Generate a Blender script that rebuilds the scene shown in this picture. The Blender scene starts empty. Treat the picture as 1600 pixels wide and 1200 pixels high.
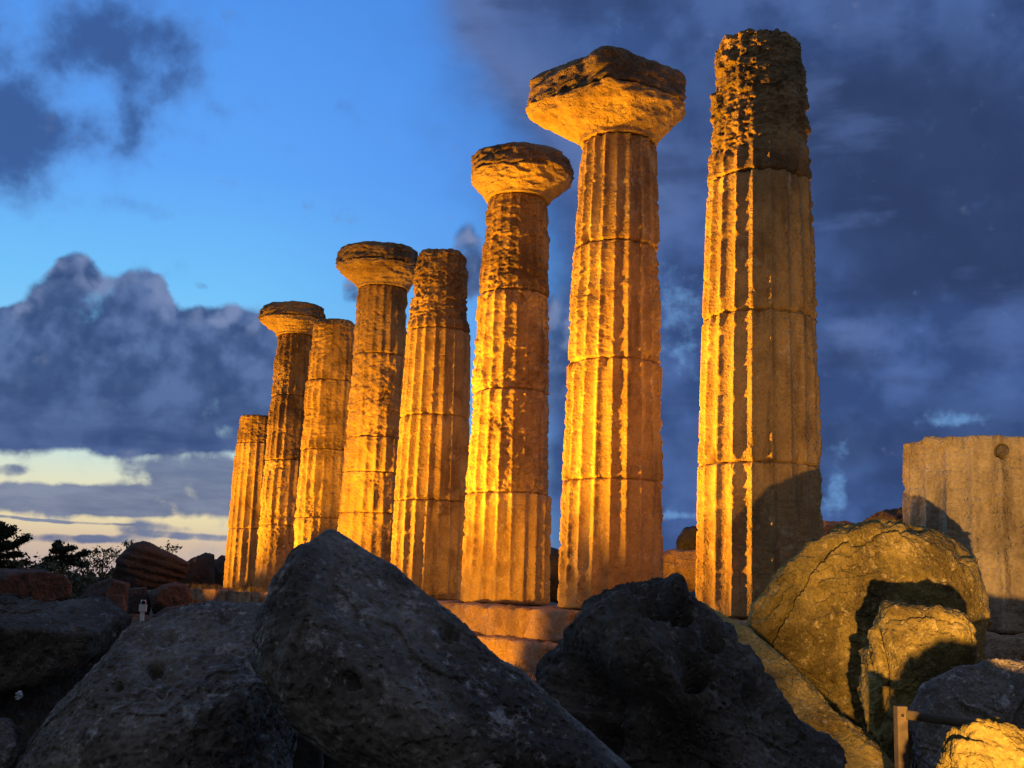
import bpy, bmesh, math, random
import numpy as np
from mathutils import Matrix, Vector

S = bpy.context.scene
COL = S.collection

# ------------------------------------------------------------------ camera
FPX = 1857.0                       # focal length in pixels of a 1600 wide frame
PITCH, ROLL, EYE = math.radians(9.84), math.radians(1.93), 1.6
cam_d = bpy.data.cameras.new("camera")
cam_d.sensor_width = 36.0
cam_d.lens = FPX / 1600 * 36.0
cam_d.clip_start, cam_d.clip_end = 0.05, 5000
cam = bpy.data.objects.new("camera", cam_d)
COL.objects.link(cam)
cam.matrix_world = Matrix.Translation((0, 0, EYE)) @ Matrix.Rotation(math.pi / 2 + PITCH, 4, 'X') @ Matrix.Rotation(ROLL, 4, 'Z')
S.camera = cam

S.view_settings.view_transform = 'Standard'
S.view_settings.look = 'None'
S.view_settings.exposure = 0.0
S.view_settings.gamma = 1.0
S.render.filter_size = 1.1
S.cycles.use_denoising = True
S.cycles.max_bounces = 6

_cr = np.array([1, 0, 0.]); _cu = np.array([0, -math.sin(PITCH), math.cos(PITCH)])
CF = np.array([0, math.cos(PITCH), math.sin(PITCH)])
CR = math.cos(ROLL) * _cr + math.sin(ROLL) * _cu
CU = -math.sin(ROLL) * _cr + math.cos(ROLL) * _cu
CAM = np.array([0, 0, EYE])

def ray(x, y):
    return CF + (x - 800) / FPX * CR - (y - 600) / FPX * CU

def at(x, y, Y):
    """world point seen at photo pixel x, y at the distance Y north of the camera"""
    d = ray(x, y)
    return CAM + d * (Y / d[1])

def azel(x, y):
    d = ray(x, y); d = d / np.linalg.norm(d)
    return math.degrees(math.atan2(d[0], d[1])), math.degrees(math.asin(d[2]))

def lin(r, g, b, s=1.0):
    f = lambda c: (c / 255 / 12.92 if c / 255 <= 0.04045 else ((c / 255 + 0.055) / 1.055) ** 2.4) * s
    return (f(r), f(g), f(b), 1.0)

# ------------------------------------------------------------------ node helpers
class NX:
    """tiny expression builder for shader math nodes"""
    def __init__(self, tree): self.t = tree
    def _in(self, sock, v):
        if isinstance(v, bpy.types.NodeSocket): self.t.links.new(v, sock)
        else: sock.default_value = v
    def m(self, op, a, b=0.0, c=None, clamp=False):
        n = self.t.nodes.new('ShaderNodeMath'); n.operation = op; n.use_clamp = clamp
        self._in(n.inputs[0], a); self._in(n.inputs[1], b)
        if c is not None: self._in(n.inputs[2], c)
        return n.outputs[0]
    def add(self, a, b): return self.m('ADD', a, b)
    def sub(self, a, b): return self.m('SUBTRACT', a, b)
    def mul(self, a, b): return self.m('MULTIPLY', a, b)
    def mad(self, a, b, c): return self.m('MULTIPLY_ADD', a, b, c)
    def step(self, v, lo, hi, o0=0.0, o1=1.0, smooth=True):
        n = self.t.nodes.new('ShaderNodeMapRange')
        n.interpolation_type = 'SMOOTHSTEP' if smooth else 'LINEAR'
        self._in(n.inputs['Value'], v)
        for k, x in zip(('From Min', 'From Max', 'To Min', 'To Max'), (lo, hi, o0, o1)): self._in(n.inputs[k], x)
        return n.outputs[0]
    def xyz(self, a, b, c):
        n = self.t.nodes.new('ShaderNodeCombineXYZ')
        for i, v in enumerate((a, b, c)): self._in(n.inputs[i], v)
        return n.outputs[0]
    def noise(self, vec, scale, detail=4.0, rough=0.55, dist=0.0, out='Fac'):
        n = self.t.nodes.new('ShaderNodeTexNoise')
        self._in(n.inputs['Vector'], vec)
        n.inputs['Scale'].default_value = scale; n.inputs['Detail'].default_value = detail
        n.inputs['Roughness'].default_value = rough; n.inputs['Distortion'].default_value = dist
        return n.outputs[out]
    def voronoi(self, vec, scale, feature='F1', rand=1.0):
        n = self.t.nodes.new('ShaderNodeTexVoronoi'); n.feature = feature
        self._in(n.inputs['Vector'], vec)
        n.inputs['Scale'].default_value = scale; n.inputs['Randomness'].default_value = rand
        return n.outputs['Distance']
    def mix(self, fac, a, b, blend='MIX'):
        n = self.t.nodes.new('ShaderNodeMix'); n.data_type = 'RGBA'; n.blend_type = blend
        self._in(n.inputs['Factor'], fac); self._in(n.inputs['A'], a) if False else None
        ia = [s for s in n.inputs if s.name == 'A' and s.type == 'RGBA'][0]
        ib = [s for s in n.inputs if s.name == 'B' and s.type == 'RGBA'][0]
        self._in(n.inputs[0], fac); self._in(ia, a); self._in(ib, b)
        return [s for s in n.outputs if s.type == 'RGBA'][0]
    def ramp(self, fac, stops, interp='LINEAR'):
        n = self.t.nodes.new('ShaderNodeValToRGB'); n.color_ramp.interpolation = interp
        el = n.color_ramp.elements
        while len(el) < len(stops): el.new(0.5)
        for e, (p, c) in zip(el, stops): e.position = p; e.color = c
        self._in(n.inputs[0], fac)
        return n.outputs[0]
    def vmul(self, v, s):
        n = self.t.nodes.new('ShaderNodeVectorMath'); n.operation = 'MULTIPLY'
        self._in(n.inputs[0], v); n.inputs[1].default_value = s
        return n.outputs[0]
    def vadd(self, v, s):
        n = self.t.nodes.new('ShaderNodeVectorMath'); n.operation = 'ADD'
        self._in(n.inputs[0], v); self._in(n.inputs[1], s)
        return n.outputs[0]

# ------------------------------------------------------------------ world: dusk sky with broken cloud
W = bpy.data.worlds.new("World"); S.world = W; W.use_nodes = True
wt = W.node_tree; wt.nodes.clear(); X = NX(wt)
tc = wt.nodes.new('ShaderNodeTexCoord')
sep = wt.nodes.new('ShaderNodeSeparateXYZ'); wt.links.new(tc.outputs['Generated'], sep.inputs[0])
dx, dy, dz = sep.outputs
AZ = X.mul(X.m('ARCTAN2', dx, dy), 57.29578)
EL = X.mul(X.m('ARCSINE', dz), 57.29578)
AE = X.xyz(AZ, EL, 0.0)

# clear sky: blue overhead, pale, then yellow and dusty pink towards the sunset on the left
ef = X.step(EL, -2.0, 32.0, smooth=False)
p = lambda e: (e + 2) / 34
left = X.ramp(ef, [(p(-2), lin(150, 135, 140)), (p(0.4), lin(188, 168, 165)), (p(1.6), lin(214, 190, 165)), (p(2.9), lin(236, 222, 176)),
                   (p(4.2), lin(226, 226, 196)), (p(6.0), lin(200, 228, 226)), (p(9), lin(142, 208, 244)), (p(13.5), lin(116, 194, 250)),
                   (p(19), lin(96, 166, 248)), (p(25), lin(84, 152, 240)), (p(32), lin(70, 132, 220))])
right = X.ramp(ef, [(p(-2), lin(70, 90, 130)), (p(2), lin(104, 144, 196)), (p(6), lin(116, 172, 224)), (p(12), lin(98, 164, 236)),
                    (p(20), lin(84, 150, 238)), (p(30), lin(70, 132, 222))])
sky = X.mix(X.step(AZ, -15.0, 2.0), left, right)

warp_c = X.noise(X.vadd(AE, (13.1, 7.7, 0.0)), 0.30, 5.0, 0.6, out='Color')
wsep = wt.nodes.new('ShaderNodeSeparateColor'); wt.links.new(warp_c, wsep.inputs[0])
wx, wy = X.sub(wsep.outputs[0], 0.5), X.sub(wsep.outputs[1], 0.5)

def blobs(lst, wamp=3.0, off=(0, 0), sharp=False):
    """sum of soft ellipses (photo pixels give their direction); each = cx, cy, rx, ry[, weight[, slant]]"""
    ax, ay = X.mad(wx, wamp, X.sub(AZ, off[0])), X.mad(wy, wamp * 0.7, X.sub(EL, off[1]))
    tot = None
    for b in lst:
        cx, cy, rx, ry = b[:4]; wgt = b[4] if len(b) > 4 else 1.0; sl = math.radians(b[5]) if len(b) > 5 else 0.0
        a0, e0 = azel(cx, cy); k = 57.3 / FPX
        u, v = X.sub(ax, a0), X.sub(ay, e0)
        c, s = math.cos(sl), math.sin(sl)
        uu = X.mad(u, c / (rx * k), X.mul(v, s / (rx * k)))
        vv = X.mad(v, c / (ry * k), X.mul(u, -s / (ry * k)))
        q = X.mad(uu, uu, X.mul(vv, vv))
        if sharp: q = X.mul(q, q)
        q = X.mul(X.m('POWER', 2.71828, X.mul(q, -1.0)), wgt)
        tot = q if tot is None else X.add(tot, q)
    return X.m('MINIMUM', tot, 1.15) if sharp else tot

n_soft = X.noise(AE, 0.16, 2.5, 0.45)
n_big = X.noise(AE, 0.26, 4.0, 0.5)
n_mid = X.noise(X.vadd(AE, (31.0, 5.0, 0.0)), 0.5, 5.0, 0.52)
n_str = X.noise(X.vmul(AE, (0.22, 1.0, 1.0)), 0.9, 5.0, 0.6)
n_fin = X.noise(X.vadd(AE, (3.0, 51.0, 0.0)), 1.1, 6.0, 0.58)
jig = X.vadd(AE, X.vmul(X.noise(AE, 0.9, 3.0, out='Color'), (0.9, 0.9, 0.0)))
puff = X.mad(X.voronoi(jig, 0.42), -0.62, X.mad(X.voronoi(X.vadd(jig, (9.0, 4.0, 0.0)), 1.1), -0.34, 0.54))   # cauliflower bulges, about -0.2 .. 0.5
jig2 = X.vadd(jig, (0.35, -0.40, 0.0))
puff2 = X.mad(X.voronoi(jig2, 0.42), -0.62, X.mad(X.voronoi(X.vadd(jig2, (9.0, 4.0, 0.0)), 1.1), -0.34, 0.54))

def layer(sky, dens, lo, hi, col, op=1.0):
    return X.mix(X.mul(X.step(dens, lo, hi), op), sky, col)

# high soft cloud bank filling the right half
d_right = blobs([(1450, 120, 560, 330, 1.5), (830, -20, 220, 110, 0.9, -24), (1010, 190, 220, 160, 0.65, -40), (1010, 60, 200, 120, 0.7), (1400, 520, 440, 260, 1.2),
                 (1500, 800, 520, 160, 0.9), (1130, 720, 190, 240, 0.8), (1900, 300, 400, 700, 1.2), (890, 640, 40, 200, 0.5)], 2.2)
d_right = X.mad(X.sub(n_big, 0.5), 0.7, d_right)
c_right = X.mix(X.step(X.mad(X.sub(n_mid, 0.5), 0.5, n_big), 0.34, 0.66), lin(54, 77, 126), lin(74, 102, 158))
c_right = X.mix(X.mul(X.step(X.mad(X.sub(n_big, 0.5), 0.9, blobs([(1400, 190, 330, 130, 1.0, -8), (1540, 440, 300, 50, 0.8), (1370, 690, 330, 70, 0.6), (1500, 330, 230, 70, 0.8)], 2.0)), 0.12, 0.95), 0.85), c_right, lin(45, 60, 96))
c_right = X.mix(X.mul(X.step(X.mad(X.sub(n_big, 0.5), 0.5, blobs([(760, 70, 220, 110, 1.0, -30), (990, 290, 130, 90, 0.8, -30)], 2.0)), 0.1, 0.9), 0.6), c_right, lin(100, 124, 178))
c_right = X.mix(X.mul(X.step(blobs([(900, 60, 160, 60, 1.0, -12)], 2.0), 0.1, 0.9), 0.5), c_right, lin(62, 92, 150))
c_right = X.mix(X.mul(X.step(X.mad(X.sub(n_mid, 0.5), 1.2, blobs([(1340, 520, 70, 40, 0.7), (1380, 590, 120, 40, 0.4)], 2.0)), 0.25, 0.9), 0.6), c_right, lin(96, 118, 172))
n_lay = X.noise(X.vmul(AE, (0.35, 1.0, 1.0)), 0.28, 5.0, 0.55)
c_right = X.mix(X.mul(X.step(n_lay, 0.50, 0.68), 0.6), c_right, lin(48, 64, 104))
c_right = X.mix(X.mul(X.step(n_lay, 0.46, 0.32), 0.4), c_right, lin(88, 114, 170))
sky = layer(sky, d_right, 0.12, 0.95, c_right)
# pale breaks in it
d_brk = X.mad(X.sub(n_fin, 0.5), 1.7, blobs([(1305, 778, 24, 34, 0.8), (1060, 470, 40, 50, 0.6, 30), (1065, 555, 40, 34, 0.6), (1490, 658, 50, 12, 0.8), (1055, 808, 40, 8, 0.85),
               (1310, 700, 14, 22, 0.5), (1200, 425, 40, 26, 0.4)], 1.6))
sky = layer(sky, d_brk, 0.22, 1.05, lin(118, 168, 224), 0.68)

# ragged dark scud, upper left
d_scud = blobs([(190, 50, 130, 75, 1.0, -18), (75, 195, 100, 45, 0.75, -12), (30, 250, 75, 55, 0.95, -35), (205, 205, 34, 58, 0.85), (225, 328, 56, 18, 0.6), (-60, 150, 90, 160, 0.8),
                (270, 150, 30, 40, 0.4), (340, 172, 20, 14, 0.4), (530, 172, 28, 16, 0.4), (100, 90, 80, 50, 0.6), (300, 60, 50, 60, 0.4)], 2.2)
d_scud = X.mad(X.sub(n_fin, 0.5), 0.6, X.mad(X.sub(n_mid, 0.5), 1.3, d_scud))
c_scud = X.mix(X.step(d_scud, 0.4, 1.1), lin(84, 120, 184), lin(58, 90, 148))
sky = layer(sky, d_scud, 0.10, 1.25, c_scud, 0.95)

# cumulus bank, left
cu = [(122, 428, 34, 30, 1.1), (88, 478, 48, 40, 1.0), (210, 464, 58, 44, 1.1), (15, 512, 46, 34, 1.0), (160, 560, 190, 75, 1.15), (310, 530, 110, 56, 1.1), (420, 550, 120, 68, 1.1),
      (100, 640, 280, 64, 1.15), (340, 660, 240, 52, 1.15), (545, 452, 26, 24, 0.75), (732, 410, 34, 70, 1.0), (860, 560, 50, 110, 0.9), (312, 446, 15, 10, 0.66), (-80, 610, 150, 90, 1.15), (560, 620, 200, 90, 1.0)]
d_cu = X.mad(puff, 0.85, X.mad(X.sub(n_fin, 0.5), 0.5, blobs(cu, 1.4, sharp=True)))
up = X.mad(X.sub(n_mid, 0.5), 1.6, blobs(cu, 1.4, (-0.4, -1.0), True))
c_cu = X.mix(X.step(X.mad(X.sub(n_big, 0.5), 0.8, n_mid), 0.36, 0.66), lin(56, 82, 128), lin(90, 116, 164))
lit = X.mul(X.step(X.sub(puff, puff2), -0.10, 0.26), X.step(up, 1.25, 0.2))
c_cu = X.mix(X.mul(lit, 0.9), c_cu, lin(122, 140, 182))
c_cu = X.mix(X.mul(X.step(X.sub(puff2, puff), 0.0, 0.25), 0.45), c_cu, lin(56, 76, 124))
c_cu = X.mix(X.mul(X.step(X.add(EL, X.mul(n_big, 3.0)), 12.0, 7.6), 0.55), c_cu, X.mix(X.step(n_str, 0.35, 0.65), lin(58, 78, 124), lin(80, 100, 146)))
sky = layer(sky, d_cu, X.mad(n_big, 0.4, 0.22), X.mad(n_big, -0.3, 1.10), c_cu)

# low flat cloud decks over the sunset gap
lo = [(60, 780, 200, 24, 1.1), (250, 782, 170, 24, 1.1), (300, 735, 120, 30, 1.0), (400, 765, 120, 34, 1.0), (14, 735, 26, 10, 0.8),
      (240, 826, 66, 12, 0.95), (100, 840, 60, 8, 0.9), (60, 812, 130, 2.5, 0.75), (310, 838, 90, 6, 0.8), (190, 842, 60, 7, 0.8)]
d_lo = X.mad(puff, 1.0, X.mad(X.sub(n_fin, 0.5), 1.2, X.mad(X.sub(n_str, 0.5), 0.9, blobs(lo, 0.5, sharp=True))))
c_lo = X.mix(X.step(n_str, 0.35, 0.7), lin(86, 104, 144), lin(122, 134, 164))
sky = layer(sky, d_lo, 0.32, 1.1, c_lo, 0.92)

# overcast behind the camera, darker ground half
behind = X.step(X.m('ABSOLUTE', AZ), 50.0, 110.0)
sky = X.mix(X.mul(behind, 0.92), sky, X.mix(n_big, lin(80, 77, 80), lin(106, 103, 108)))
high = X.step(EL, 34.0, 60.0)
sky = X.mix(X.mul(high, 0.8), sky, X.mix(n_big, lin(84, 96, 124), lin(118, 132, 162)))
bg = wt.nodes.new('ShaderNodeBackground'); wt.links.new(sky, bg.inputs['Color']); bg.inputs['Strength'].default_value = 1.0
wo = wt.nodes.new('ShaderNodeOutputWorld'); wt.links.new(bg.outputs[0], wo.inputs[0])
W.cycles.sampling_method = 'MANUAL'; W.cycles.sample_map_resolution = 512

# ------------------------------------------------------------------ temple layout
ZS = 1.29                                   # top of the platform
RA = 0.4613
RD = np.array([-math.sin(RA), math.cos(RA)])      # along the colonnade, away from the camera
RN = np.array([-math.cos(RA), -math.sin(RA)])     # outwards from the temple
def colpos(k): return np.array([4.0927, 19.4128]) + RD * 4.6 * k

# ------------------------------------------------------------------ floodlights
def spot(name, loc, target, power, color, cone, blend=1.0, size=0.12):
    d = bpy.data.lights.new(name, 'SPOT'); d.energy = power; d.color = color
    d.spot_size = math.radians(cone); d.spot_blend = blend; d.shadow_soft_size = size
    o = bpy.data.objects.new(name, d); COL.objects.link(o); o.location = loc
    o.rotation_euler = (Vector(target) - Vector(loc)).to_track_quat('-Z', 'Y').to_euler()
    return o
SOD = (1.0, 0.42, 0.012)
# one ground flood per column in front of the row: column, degrees left of the line of sight, distance, power, aim height
FLOODS = [(0, 83, 9.0, 18000, 5.2, 64), (1, 95, 9.0, 16000, 6.4, 68), (2, 90, 7.5, 10500, 5.8, 68), (3, 93, 8.0, 15000, 4.4, 58),
          (4, 46, 8.0, 9000, 5.8, 66), (5, 92, 7.5, 13500, 4.0, 60), (6, 88, 7.5, 13500, 5.8, 66), (7, 84, 8.0, 8500, 3.6, 56)]
for k, deg, dist, pw, aim, cone in FLOODS:
    c = colpos(k)
    v = -c / np.linalg.norm(c)                      # towards the camera
    a = math.atan2(v[1], v[0]) - math.radians(deg)
    l = c + dist * np.array([math.cos(a), math.sin(a)])
    spot("floodlight", (l[0], l[1], 0.70), (c[0], c[1], ZS + aim), pw * 1.0, SOD, cone, 0.8)
# weaker floods inside the temple, grazing the far edges
for k, pw in ((0, 3000), (1, 2600), (3, 2200), (4, 2000)):
    c = colpos(k); l = c - RN * 5.0 + RD * 2.6
    spot("floodlight", (l[0], l[1], 1.6), (c[0], c[1], ZS + 6), pw, SOD, 80)
c = colpos(0.9) + RN * 6.5
spot("floodlight", (c[0], c[1], 0.6), (*(colpos(1.55) + RN * 1.4), 0.6), 2900, SOD, 60, 0.9)  # added wash on the step faces, which the column floods miss
spot("floodlight", (6.9, 23.2, 1.35), (4.2, 28.0, 1.9), 900, SOD, 64, 0.8)
# low flood among the right stones, then an added weak fill on the columns
spot("floodlight", (1.45, 3.0, 0.73), (7.7, 15.6, 3.4), 6300, (1.0, 0.51, 0.12), 49, 1.0, 0.04)
spot("floodlight", (1.0, 7.6, 0.4), (-1.5, 29.0, 5.5), 850, (1.0, 0.44, 0.10), 40, 0.7, 0.05)

# ------------------------------------------------------------------ numpy noise
_rs = np.random.RandomState(7)
_perm = np.tile(_rs.permutation(256), 3).astype(np.int64)
_g = _rs.normal(size=(256, 3)); _g /= np.linalg.norm(_g, axis=1)[:, None]

def perlin(P):
    I = np.floor(P).astype(np.int64); Fr = P - I; I &= 255
    u = Fr * Fr * Fr * (Fr * (Fr * 6 - 15) + 10)
    out = np.zeros(len(P))
    for i in (0, 1):
        wi = u[:, 0] if i else 1 - u[:, 0]
        hi = _perm[I[:, 0] + i]
        for j in (0, 1):
            wj = wi * (u[:, 1] if j else 1 - u[:, 1])
            hj = _perm[hi + I[:, 1] + j]
            for k in (0, 1):
                w = wj * (u[:, 2] if k else 1 - u[:, 2])
                g = _g[_perm[hj + I[:, 2] + k]]
                out += w * (g[:, 0] * (Fr[:, 0] - i) + g[:, 1] * (Fr[:, 1] - j) + g[:, 2] * (Fr[:, 2] - k))
    return out * 1.5

def fbm(P, freq=1.0, octv=4, seed=0, gain=0.5, ridged=False):
    P = np.asarray(P, float); r = np.zeros(len(P)); a = 1.0; t = 0
    for o in range(octv):
        n = perlin(P * freq + seed * 17.31 + o * 5.77)
        r += a * ((1 - 2 * np.abs(n)) if ridged else n); t += a
        a *= gain; freq *= 2.03
    return r / t

def worley(P, freq, seed=0):
    Q = P * freq + seed * 9.13
    I = np.floor(Q).astype(np.int64); best = np.full(len(P), 9.0)
    for i in (-1, 0, 1):
        for j in (-1, 0, 1):
            for k in (-1, 0, 1):
                c = I + (i, j, k)
                h = _perm[_perm[_perm[c[:, 0] & 255] + (c[:, 1] & 255)] + (c[:, 2] & 255)]
                o = _g[h] * 0.35 + 0.5
                best = np.minimum(best, ((c + o - Q) ** 2).sum(1))
    return np.sqrt(best)

def cells(P, freq, seed=0):
    """random value per Voronoi cell (broken faces)"""
    Q = P * freq + seed * 7.77
    I = np.floor(Q).astype(np.int64); best = np.full(len(P), 9.0); val = np.zeros(len(P)); slope = np.zeros(len(P))
    for i in (-1, 0, 1):
        for j in (-1, 0, 1):
            for k in (-1, 0, 1):
                c = I + (i, j, k)
                h = _perm[_perm[_perm[c[:, 0] & 255] + (c[:, 1] & 255)] + (c[:, 2] & 255)]
                d = c + _g[h] * 0.35 + 0.5 - Q
                dd = (d ** 2).sum(1); m = dd < best
                best = np.where(m, dd, best)
                val = np.where(m, h / 255.0 + 0.5 * (d * _g[(h * 7 + 3) & 255]).sum(1), val)
    return val

def sstep(x, a, b):
    t = np.clip((x - a) / (b - a), 0, 1); return t * t * (3 - 2 * t)

# ------------------------------------------------------------------ object helpers
def mesh_obj(name, V, Fc, mat, parent=None, smooth=True, loc=None):
    me = bpy.data.meshes.new(name)
    V = np.asarray(V, float)
    if isinstance(Fc, np.ndarray):
        nf, k = Fc.shape
        me.vertices.add(len(V)); me.vertices.foreach_set('co', V.ravel())
        me.loops.add(nf * k); me.loops.foreach_set('vertex_index', Fc.ravel().astype(np.int32))
        me.polygons.add(nf); me.polygons.foreach_set('loop_start', np.arange(0, nf * k, k, dtype=np.int32))
        me.update(calc_edges=True)
    else:
        me.from_pydata([tuple(v) for v in V], [], [tuple(int(i) for i in f) for f in Fc])
    if smooth: me.polygons.foreach_set('use_smooth', np.ones(len(me.polygons), dtype=bool))
    if mat: me.materials.append(mat)
    me.validate()
    o = bpy.data.objects.new(name, me); COL.objects.link(o)
    if parent: o.parent = parent
    if loc is not None: o.location = loc
    return o

def empty(name, loc):
    o = bpy.data.objects.new(name, None); COL.objects.link(o); o.location = loc; o.empty_display_size = 0.3
    return o

def tag(o, label=None, cat=None, group=None, kind=None):
    if label: o['label'] = label
    if cat: o['category'] = cat
    if group: o['group'] = group
    if cat or kind: o['kind'] = kind or 'thing'
    return o

# ------------------------------------------------------------------ materials
def stone(name, cA, cB, cDark, cPale, stain=0.5, pale=0.62, scale=1.0, bump=0.6, strat=0.0, lichen=None, pit=0.5, grain=1.0, streak=0.0):
    m = bpy.data.materials.new(name); m.use_nodes = True
    t = m.node_tree; t.nodes.clear(); x = NX(t)
    geo = t.nodes.new('ShaderNodeNewGeometry'); P = geo.outputs['Position']
    n1 = x.noise(P, 1.7 * scale, 9.0, 0.62)
    n2 = x.noise(x.vadd(P, (5.3, 1.7, 9.1)), 0.75 * scale, 7.0, 0.62, 0.4)
    n3 = x.noise(x.vadd(P, (15.3, 21.7, 3.1)), 2.3 * scale, 6.0, 0.68, 0.3)
    n4 = x.noise(P, 24.0 * scale, 4.0, 0.65)
    Ps = x.vmul(P, (1.0, 1.0, 4.0))
    ns = x.noise(Ps, 4.0 * scale, 6.0, 0.65)
    c = x.mix(x.step(n1, 0.34, 0.66), cA, cB)
    c = x.mix(x.mul(x.step(n2, stain - 0.04, stain + 0.16), 0.75), c, cDark)
    c = x.mix(x.mul(x.step(n3, pale, pale + 0.08), 0.7), c, cPale)
    if streak:
        n6 = x.noise(x.vmul(P, (3.2, 3.2, 0.35)), 1.6, 5.0, 0.6)
        c = x.mix(x.mul(x.step(n6, 0.50, 0.68), streak), c, cDark)
    if lichen:
        n5 = x.noise(x.vadd(P, (2.0, 77.0, 4.0)), 7.0 * scale, 6.0, 0.75)
        c = x.mix(x.mul(x.step(n5, 0.54, 0.66), 0.8), c, lichen)
    c = x.mix(1.0, c, x.ramp(n4, [(0.25, (1 - .45 * grain,) * 3 + (1,)), (0.75, (1 + .35 * grain,) * 3 + (1,))]), 'MULTIPLY')
    vor = x.voronoi(x.vadd(P, x.vmul(x.noise(P, 6.0, 2.0, out='Color'), (0.12, 0.12, 0.12))), 15.0 * scale)
    pits = x.step(vor, 0.10, 0.42)
    nb = x.noise(P, 9.0 * scale, 12.0, 0.68)
    rgh = x.step(x.noise(x.vadd(P, (41.0, 3.0, 7.0)), 1.1 * scale, 4.0, 0.6), 0.36, 0.62, 0.25, 1.25)
    h = x.mul(rgh, x.mad(pits, pit * 0.6, x.mad(nb, 1.0, x.mul(n4, 0.25 * grain))))
    if strat: h = x.mad(ns, strat, h)
    b = t.nodes.new('ShaderNodeBump'); b.inputs['Strength'].default_value = bump; b.inputs['Distance'].default_value = 0.05 / scale
    t.links.new(h, b.inputs['Height'])
    bs = t.nodes.new('ShaderNodeBsdfPrincipled'); bs.inputs['Roughness'].default_value = 0.92
    bs.inputs['Specular IOR Level'].default_value = 0.15
    t.links.new(c, bs.inputs['Base Color']); t.links.new(b.outputs[0], bs.inputs['Normal'])
    o = t.nodes.new('ShaderNodeOutputMaterial'); t.links.new(bs.outputs[0], o.inputs[0])
    return m

def plain(name, col, rough=0.8, var=0.25, scale=8.0):
    m = bpy.data.materials.new(name); m.use_nodes = True
    t = m.node_tree; x = NX(t); bs = t.nodes['Principled BSDF']
    geo = t.nodes.new('ShaderNodeNewGeometry')
    n = x.noise(geo.outputs['Position'], scale, 5.0, 0.6)
    lo_ = tuple(c * (1 - var) for c in col[:3]) + (1,); hi_ = tuple(min(1, c * (1 + var)) for c in col[:3]) + (1,)
    t.links.new(x.ramp(n, [(0.3, lo_), (0.7, hi_)]), bs.inputs['Base Color'])
    bs.inputs['Roughness'].default_value = rough; bs.inputs['Specular IOR Level'].default_value = 0.2
    return m

M_COL = stone('column_sandstone', (0.48, 0.315, 0.135, 1), (0.62, 0.42, 0.185, 1), (0.21, 0.125, 0.06, 1), (0.74, 0.57, 0.34, 1), stain=0.53, pale=0.59, bump=0.95, strat=0.7, grain=0.5, streak=0.55)
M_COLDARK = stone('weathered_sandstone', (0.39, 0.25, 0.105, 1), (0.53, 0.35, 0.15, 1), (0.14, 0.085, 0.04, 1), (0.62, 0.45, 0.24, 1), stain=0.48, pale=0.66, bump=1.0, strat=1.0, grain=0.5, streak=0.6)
M_CAP = stone('capital_sandstone', (0.44, 0.30, 0.16, 1), (0.58, 0.41, 0.22, 1), (0.20, 0.12, 0.07, 1), (0.66, 0.50, 0.30, 1), stain=0.52, pale=0.62, bump=1.0, strat=1.2, grain=0.6)
M_CAPTOP = stone('unlit_slab_sandstone', (0.27, 0.185, 0.105, 1), (0.41, 0.28, 0.16, 1), (0.11, 0.08, 0.05, 1), (0.50, 0.36, 0.20, 1), stain=0.48, pale=0.66, bump=0.9, strat=0.6)  # abacus slab: its unlit look is put into a darker colour
M_STUMP = stone('pale_sandstone', (0.47, 0.39, 0.26, 1), (0.64, 0.54, 0.37, 1), (0.18, 0.14, 0.085, 1), (0.72, 0.63, 0.46, 1), stain=0.45, pale=0.60, bump=1.0, strat=0.8, grain=0.6, streak=0.5)
M_COLTOP = stone('dark_brown_sandstone', (0.37, 0.24, 0.11, 1), (0.51, 0.34, 0.16, 1), (0.11, 0.085, 0.055, 1), (0.60, 0.44, 0.25, 1), stain=0.46, pale=0.66, bump=1.0, strat=1.0, grain=0.6)  # darker brown stone for the tallest column's top drum
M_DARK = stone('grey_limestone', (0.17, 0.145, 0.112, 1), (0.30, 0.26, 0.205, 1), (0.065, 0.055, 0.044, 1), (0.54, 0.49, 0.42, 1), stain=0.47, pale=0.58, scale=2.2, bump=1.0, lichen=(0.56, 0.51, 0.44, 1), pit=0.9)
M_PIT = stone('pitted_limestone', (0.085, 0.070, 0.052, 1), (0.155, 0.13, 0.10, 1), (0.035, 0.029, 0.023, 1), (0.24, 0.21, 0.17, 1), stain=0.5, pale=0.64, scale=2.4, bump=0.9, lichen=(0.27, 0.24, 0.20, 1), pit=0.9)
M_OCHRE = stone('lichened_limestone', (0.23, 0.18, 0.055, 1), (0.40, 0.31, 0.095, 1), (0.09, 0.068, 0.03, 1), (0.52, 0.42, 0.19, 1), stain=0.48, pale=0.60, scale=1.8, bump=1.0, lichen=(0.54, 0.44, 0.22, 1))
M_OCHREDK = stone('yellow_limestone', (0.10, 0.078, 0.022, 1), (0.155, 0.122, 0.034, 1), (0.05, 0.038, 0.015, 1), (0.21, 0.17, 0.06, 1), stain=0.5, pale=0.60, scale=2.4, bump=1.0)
M_RED = stone('reddish_sandstone', (0.105, 0.074, 0.06, 1), (0.155, 0.112, 0.09, 1), (0.12, 0.07, 0.05, 1), (0.42, 0.27, 0.18, 1), stain=0.5, pale=0.64, scale=0.9, bump=0.8)
M_BROWN = stone('brown_sandstone', (0.068, 0.060, 0.054, 1), (0.105, 0.093, 0.083, 1), (0.09, 0.065, 0.05, 1), (0.34, 0.25, 0.18, 1), stain=0.5, pale=0.64, scale=0.9, bump=0.8)
M_STEP = stone('step_sandstone', (0.36, 0.23, 0.13, 1), (0.48, 0.31, 0.18, 1), (0.16, 0.10, 0.07, 1), (0.55, 0.40, 0.25, 1), stain=0.5, pale=0.62, bump=0.9, strat=0.4)
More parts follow.
